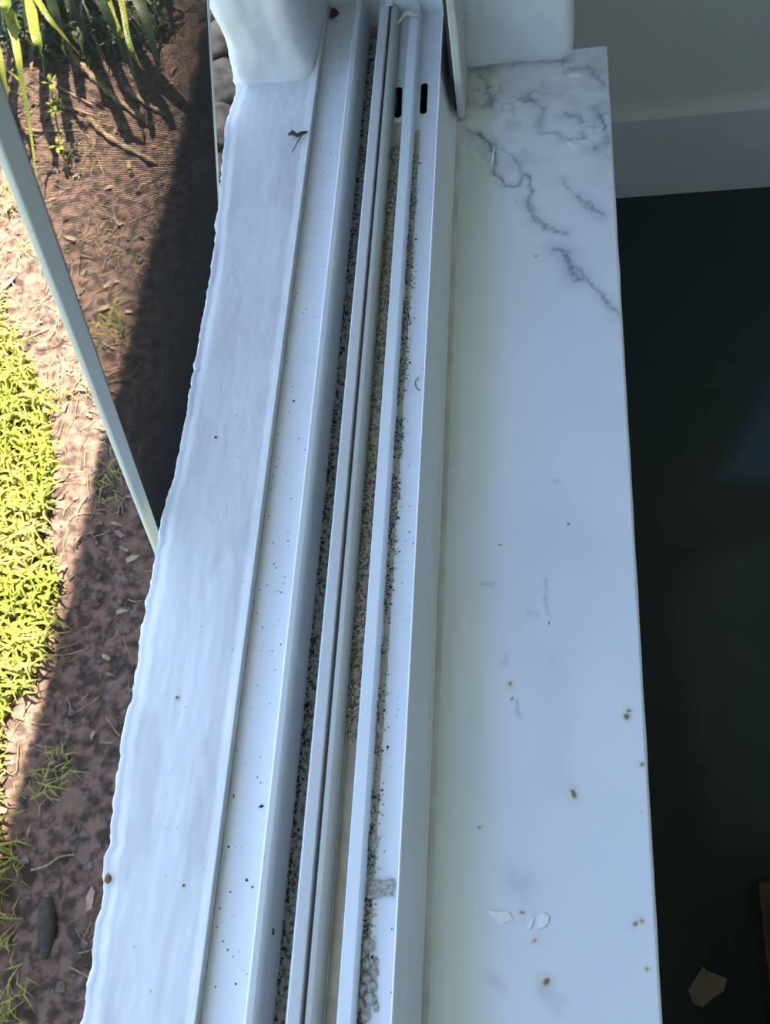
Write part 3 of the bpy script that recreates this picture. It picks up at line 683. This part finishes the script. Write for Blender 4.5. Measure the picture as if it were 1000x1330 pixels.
# ------------------------------------------------------------------ garden
def gp(px, py, up=0.0):
    p_ = at(px, py, ZG); p_ = at(px, py, gz(p_.x, p_.y) + up); return p_
STONES = ((279, 14, .052, 'dark rounded stone at the wall foot behind the screen edge'), (284, 60, .058, 'knobbly shaded stone between the screen edge and the painted reveal'), (290, 112, .066, 'pale grey brown stone below the chipped sill corner'), (288, 168, .056, 'brown flat stone at the wall foot under the sill corner'), (276, 224, .050, 'small brown stone tucked under the outer sill beside the screen'))
def smooth_path(P, n=9):
    out = []
    for i in range(len(P) - 1):
        p0, p1, p2, p3 = P[max(i - 1, 0)], P[i], P[i + 1], P[min(i + 2, len(P) - 1)]
        for k in range(n):
            t = k / n
            out.append(.5 * ((2 * p1) + (p2 - p0) * t + (2 * p0 - 5 * p1 + 4 * p2 - p3) * t * t + (3 * p1 - p0 - 3 * p2 + p3) * t ** 3))
    out.append(P[-1]); return out
def lay(px, rad, lift=0.0):
    """a stick lying on the soil: it bears on the bumps under it"""
    P = smooth_path([gp(a, b) for a, b in px]); z = [max(gz(p_.x + dx, p_.y + dy) for dx in (-rad, 0, rad) for dy in (-rad, 0, rad)) for p_ in P]
    zz = [sum(z[max(0, i - 4):i + 5]) / len(z[max(0, i - 4):i + 5]) for i in range(len(z))]
    return [Vector((p_.x, p_.y, q + rad * .55 + lift)) for p_, q in zip(P, zz)]
def stand(px): return smooth_path([gp(a, b, h) for a, b, h in px])
STICKS = [
    (stand([(105, 4, .10), (107, 40, .07), (109, 66, -.006)]), .0045, 'pink_stick', 'thin upright reddish stick behind the thick dry stalk'),
    (lay([(100, 80), (125, 105), (150, 130), (200, 168)], .011), .011, 'dry_stalk', 'thick tan dry stalk lying across the soil by the plant'),
    (lay([(55, 98), (88, 120), (122, 140)], .005), .005, 'pink_stick', 'thin pinkish stick lying crosswise below the plant'),
    (lay([(-10, 165), (50, 172), (105, 172)], .004), .004, 'straw', 'long pale straw stem lying on the sunlit soil'),
    (lay([(118, 158), (150, 187), (205, 215)], .009), .009, 'dry_stalk', 'tan dry stalk half in the shade under the screen'),
    (lay([(66, 136), (100, 146), (124, 154)], .006), .006, 'dry_stalk', 'short tan dry stalk beside the thick one'),
    (stand([(120, 45, .08), (135, 75, .04), (142, 88, -.004)]), .003, 'pink_stick', 'small forked twig standing by the upright stick'),
    (lay([(165, 118), (195, 140), (222, 155)], .007), .007, 'dry_stalk', 'dark dry stalk lying in the plant shade'),
    (lay([(42, 1130), (62, 1124), (80, 1113), (98, 1110)], .0025), .0025, 'straw', 'bent straw stem on the shaded soil by the lawn edge')]
BARK = lay([(62, 1165), (64, 1190), (66, 1215), (62, 1245)], .014, -.004)
OBST = [(gp(a, b).x, gp(a, b).y, q * 1.12) for a, b, q, _ in STONES] + [(p_.x, p_.y, q * 1.2 + .002) for c, q, _, _ in STICKS for p_ in c if p_.z < gz(p_.x, p_.y) + .03] + [(p_.x, p_.y, .018) for p_ in BARK]
rl = gp(118, 1167); OBST += [(rl.x, rl.y, .02), (gp(90, 232).x, gp(90, 232).y, .006)]
def free(x, y, pad=0.003): return all((x - a) ** 2 + (y - b) ** 2 > (c + pad) ** 2 for a, b, c in OBST)
def under_plant(x, y):                                  # soil hidden below the low foliage
    v = Vector((x - CAM.x, y - CAM.y, ZG - CAM.z)); k = F / v.dot(fwd); px, py = 500 + v.dot(right) * k, 665 + v.dot(down) * k
    return -40 < px < 235 and py < 60
gb = MB()
GE = sorted((at(a, b, ZG).y, at(a, b, ZG).x) for a, b in ((22, 1400), (22, 1330), (26, 1200), (10, 1080), (0, 1000), (18, 930), (46, 850), (66, 700), (78, 560), (56, 480), (14, 430), (-30, 390), (-80, 300)))
def grass_ok(x, y): return x < interp(GE, y) + 0.05 * FB(x * 6, y * 6, 1.0)
n = 0
while n < 12500:
    x, y = random.uniform(-1.45, -0.84), random.uniform(-0.35, 1.25)
    if not grass_ok(x, y) or not free(x, y, .004): continue
    n += 1
    z = gz(x, y); a = random.random() * 6.28; L = random.uniform(0.03, 0.075); ln = random.uniform(0.3, 1.1)
    p0 = Vector((x, y, z - 0.003)); dr = Vector((math.cos(a), math.sin(a), 0))
    gb.blade([p0, p0 + dr * L * .22 * ln + Vector((0, 0, L * .45)), p0 + dr * L * .55 * ln + Vector((0, 0, L * .7)), p0 + dr * L * ln + Vector((0, 0, L * (.75 - .35 * ln)))], random.uniform(0.005, 0.010))
gb.done('grass', 'grass_blade', kind='stuff', label='sunlit yellow green grass at the edge of the bare soil', cat='grass')
st = MB()
for k in range(6500):
    x, y = random.uniform(-1.6, xwall - .08), random.uniform(-0.3, 2.2)
    if x > -0.80 and random.random() < 0.6: continue
    if FB(x * 7, y * 7, 8.0) < random.uniform(-.5, .5): continue
    a = random.gauss(0.6, 1.0); L = random.uniform(0.015, 0.06); dr = Vector((math.cos(a), math.sin(a), 0)); cv = random.uniform(-.4, .4)
    pts = []
    for i in range(4):
        u = i / 3; q_ = Vector((x, y, 0)) + dr * L * u + Vector((-dr.y, dr.x, 0)) * cv * L * u * (1 - u)
        pts.append((q_.x, q_.y, gz(q_.x, q_.y) + 0.003 + random.uniform(0, .003)))
    if any(not free(p_[0], p_[1]) or p_[0] > xwall - .01 for p_ in pts) or grass_ok(x - .01, y) or under_plant(x, y): continue
    st.tube(pts, random.uniform(.0004, .0012), 4)
st.done('straw', 'straw', kind='stuff', label='dry straw strands littering the garden soil', cat='straw')
mu = MB()
for k in range(9000):
    x, y = random.uniform(-1.3, xwall), random.uniform(-0.3, 2.2)
    if FB(x * 5, y * 5, 4.0) < random.uniform(-.6, .6): continue
    q = random.choice([.0015, .002, .002, .003, .003, .004, .006, .009])
    if not free(x, y, q * 1.2) or x > xwall - q * 1.4 or grass_ok(x, y) or under_plant(x, y): continue
    mu.grain((x, y, gz(x, y) + q * .25), q, .6)
mu.done('mulch', 'mulch', kind='stuff', label='small grey brown clods and chips strewn over the soil', cat='mulch')
tf = MB()
for k in range(300):                                    # loose tufts where the grass thins out
    px, py = random.choice([(60, 1010), (20, 1120), (10, 1200), (30, 1260), (10, 1310), (80, 1000), (110, 180), (150, 430), (20, 260), (60, 330), (150, 620), (120, 450), (30, 470), (70, 520)])
    c = gp(px + random.gauss(0, 12), py + random.gauss(0, 14)); a = random.random() * 6.28; L = random.uniform(.02, .06); dr = Vector((math.cos(a), math.sin(a), 0))
    if not (free(c.x, c.y, .004) and free(c.x + dr.x * L, c.y + dr.y * L, .002) and free(c.x + dr.x * L * .5, c.y + dr.y * L * .5, .002)): continue
    tf.blade([c, c + dr * L * .4 + Vector((0, 0, L * .5)), c + dr * L + Vector((0, 0, L * .4))], random.uniform(.0016, .004))
tf.done('weed_tufts', 'grass_blade', kind='stuff', label='thin grass sprigs growing in the bare soil strip', cat='weed')
lt = MB()
for k in range(1500):                                   # flat curled leaf litter
    x, y = random.uniform(-1.5, xwall - .03), random.uniform(-0.3, 2.2)
    if FB(x * 5, y * 5, 14.0) < random.uniform(-.4, .6): continue
    a = random.random() * 6.28; L = random.uniform(.008, .03); dr = Vector((math.cos(a), math.sin(a), 0)); c = Vector((x, y, gz(x, y) + .004))
    if not free(x + dr.x * L * .5, y + dr.y * L * .5, L * .62) or grass_ok(x, y) or under_plant(x, y): continue
    lt.blade([c, c + dr * L * .5 + Vector((0, 0, random.uniform(0, .006))), c + dr * L + Vector((0, 0, random.uniform(-.002, .006)))], L * random.uniform(.25, .6))
lt.done('leaf_litter', 'litter', kind='stuff', label='curled brown leaf litter scattered over the soil', cat='leaf litter')
ug = MB()
for k in range(900):                                    # low dark foliage under the strap leaves
    px, py = random.uniform(-20, 225), random.uniform(-60, 80)
    if py > 95 - abs(px - 110) * .35 + 30 * N(px * .03, 5): continue
    c = gp(px, py); a = random.random() * 6.28; L = random.uniform(.03, .10); dr = Vector((math.cos(a), math.sin(a), 0))
    if not free(c.x, c.y, .004): continue
    ug.blade([c, c + dr * L * .3 + Vector((0, 0, L * .6)), c + dr * L * .7 + Vector((0, 0, L * .7)), c + dr * L + Vector((0, 0, L * .4))], random.uniform(.006, .016))
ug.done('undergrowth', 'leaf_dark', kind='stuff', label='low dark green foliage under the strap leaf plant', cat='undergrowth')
# stones at the foot of the wall, seen past the screen
for px, py, r, lab in STONES:
    bm = bmesh.new(); bmesh.ops.create_icosphere(bm, subdivisions=3, radius=1); s_ = random.random() * 60; c = gp(px, py)
    for v in bm.verts:
        k = 1 + 0.35 * FB(v.co.x * 1.3 + s_, v.co.y * 1.3, v.co.z * 1.3) + 0.08 * N(v.co.x * 6 + s_, v.co.y * 6, v.co.z * 6)
        v.co = Vector((v.co.x * k * r, v.co.y * k * r * 1.1, v.co.z * k * r * .55)) * 0.85 + c + Vector((0, 0, r * .2))
    vs = [v.co.copy() for v in bm.verts]; fs = [tuple(v.index for v in f.verts) for f in bm.faces]; bm.free()
    ob('stone', vs, fs, 'stone', smooth=True, label=lab, cat='stone')
q = MB()
q.tube(BARK, [interp([(0, .007), (.3, .015), (.65, .013), (1, .005)], i / (len(BARK) - 1)) for i in range(len(BARK))], 8); q.done('bark_piece', 'bark', smooth=True, label='dark mossy bark piece on the shaded soil below the sill', cat='bark')
chip('red_leaf', [(112, 1165), (120, 1150), (124, 1158), (120, 1180), (113, 1183)], max(gz(rl.x + i * .008, rl.y + k * .012) for i in (-1, 0, 1) for k in (-1, 0, 1)) - .0015, .001, 'pink_stick', 'reddish dry leaf on the shaded soil under the sill edge', 'leaf', .004)

def curve(px, n=9):
    P = [at(a, b, ZG + h) for a, b, h in px]
    if len(P) == 2: P = [P[0], (P[0] + P[1]) / 2, P[1]]
    out = []
    for i in range(len(P) - 1):
        p0, p1, p2, p3 = P[max(i - 1, 0)], P[i], P[i + 1], P[min(i + 2, len(P) - 1)]
        for k in range(n):
            t = k / n
            out.append(.5 * ((2 * p1) + (p2 - p0) * t + (2 * p0 - 5 * p1 + 4 * p2 - p3) * t * t + (3 * p1 - p0 - 3 * p2 + p3) * t ** 3))
    out.append(P[-1]); return out
pb = at(60, -90, ZG)
pl = empty('strap_leaf_plant', pb, label='leafy green plant with long strap leaves beyond the insect screen', cat='plant')
leaves = [([(60, -90, 0), (0, -40, .25), (8, 5, .28), (20, 30, .22), (27, 44, .16)], .030, 'leaf_green'),
          ([(60, -90, 0), (10, -20, .22), (22, 60, .22), (32, 120, .16), (40, 170, .10), (48, 235, .04)], .020, 'leaf_green'),
          ([(60, -90, 0), (40, -30, .18), (46, 40, .20), (55, 70, .17), (58, 98, .12)], .030, 'leaf_green'),
          ([(60, -90, 0), (40, -30, .20), (58, 15, .22), (82, 46, .18), (106, 74, .12)], .016, 'leaf_green'),
          ([(60, -90, 0), (-30, 0, .2), (-5, 60, .2), (8, 120, .14), (10, 190, .06)], .026, 'leaf_green'),
          ([(60, -90, 0), (-40, -20, .2), (-20, 60, .2), (20, 100, .12), (50, 120, .08)], .018, 'leaf_green'),
          ([(60, -90, 0), (120, -40, .2), (150, 30, .2), (160, 50, .16), (168, 62, .12)], .018, 'leaf_green'),
          ([(60, -90, 0), (140, -40, .2), (168, 55, .18), (178, 78, .13), (186, 92, .1)], .015, 'leaf_green'),
          ([(60, -90, 0), (110, -60, .22), (130, -10, .22), (145, 8, .2), (150, 14, .18)], .016, 'leaf_green'),
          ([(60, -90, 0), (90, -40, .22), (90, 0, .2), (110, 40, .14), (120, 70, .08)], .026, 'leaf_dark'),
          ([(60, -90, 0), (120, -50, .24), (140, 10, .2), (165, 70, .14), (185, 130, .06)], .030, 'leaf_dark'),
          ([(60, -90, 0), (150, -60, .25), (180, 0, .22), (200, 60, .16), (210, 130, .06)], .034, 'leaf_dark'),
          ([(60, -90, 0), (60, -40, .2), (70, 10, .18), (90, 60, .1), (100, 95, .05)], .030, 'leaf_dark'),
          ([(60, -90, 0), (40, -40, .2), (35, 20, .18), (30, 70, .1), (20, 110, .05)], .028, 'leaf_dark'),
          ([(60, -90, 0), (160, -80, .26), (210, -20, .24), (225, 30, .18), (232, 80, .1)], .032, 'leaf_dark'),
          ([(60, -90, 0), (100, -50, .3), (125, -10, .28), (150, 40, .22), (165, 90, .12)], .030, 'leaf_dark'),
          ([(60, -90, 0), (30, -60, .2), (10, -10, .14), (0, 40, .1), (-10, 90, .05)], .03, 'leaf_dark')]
for px, wd, m in leaves:
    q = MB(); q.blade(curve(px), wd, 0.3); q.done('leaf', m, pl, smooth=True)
q = MB(); q.tube([pb + Vector((0, 0, -.02)), pb + Vector((.005, 0, .05)), pb + Vector((0, .01, .1))], [.03, .024, .012], 8); q.done('crown', 'leaf_dark', pl, smooth=True)
sd = empty('weed_seedling', gp(90, 232), label='thin yellow green weed seedling with whorled leaves on the sunlit soil', cat='weed')
q = MB(); q.tube(curve([(90, 232, gz(gp(90, 232).x, gp(90, 232).y) - ZG - .004), (82, 200, .03), (72, 150, .08), (66, 108, .13)]), .0022, 5); q.done('stem', 'leaf_green', sd, smooth=True)
for cx_, cy_, hh in ((72, 142, .085), (75, 190, .04), (66, 108, .13), (72, 135, .09)):
    for k in range(5):
        a = k * 1.257 + random.random(); q = MB()
        q.blade(curve([(cx_, cy_, hh), (cx_ + 7 * math.cos(a), cy_ + 7 * math.sin(a), hh + .012), (cx_ + 13 * math.cos(a), cy_ + 14 * math.sin(a), hh)], 3), .010); q.done('leaf', 'leaf_green', sd, smooth=True)
for c, rad, m, lab in STICKS:
    q = MB(); q.tube(c, [rad * (0.75 + .25 * math.sin(i * 1.7)) * lerp(1.1, .75, i / len(c)) for i in range(len(c))], 7)
    q.done('dry_stick', m, smooth=True, label=lab, cat='stick')
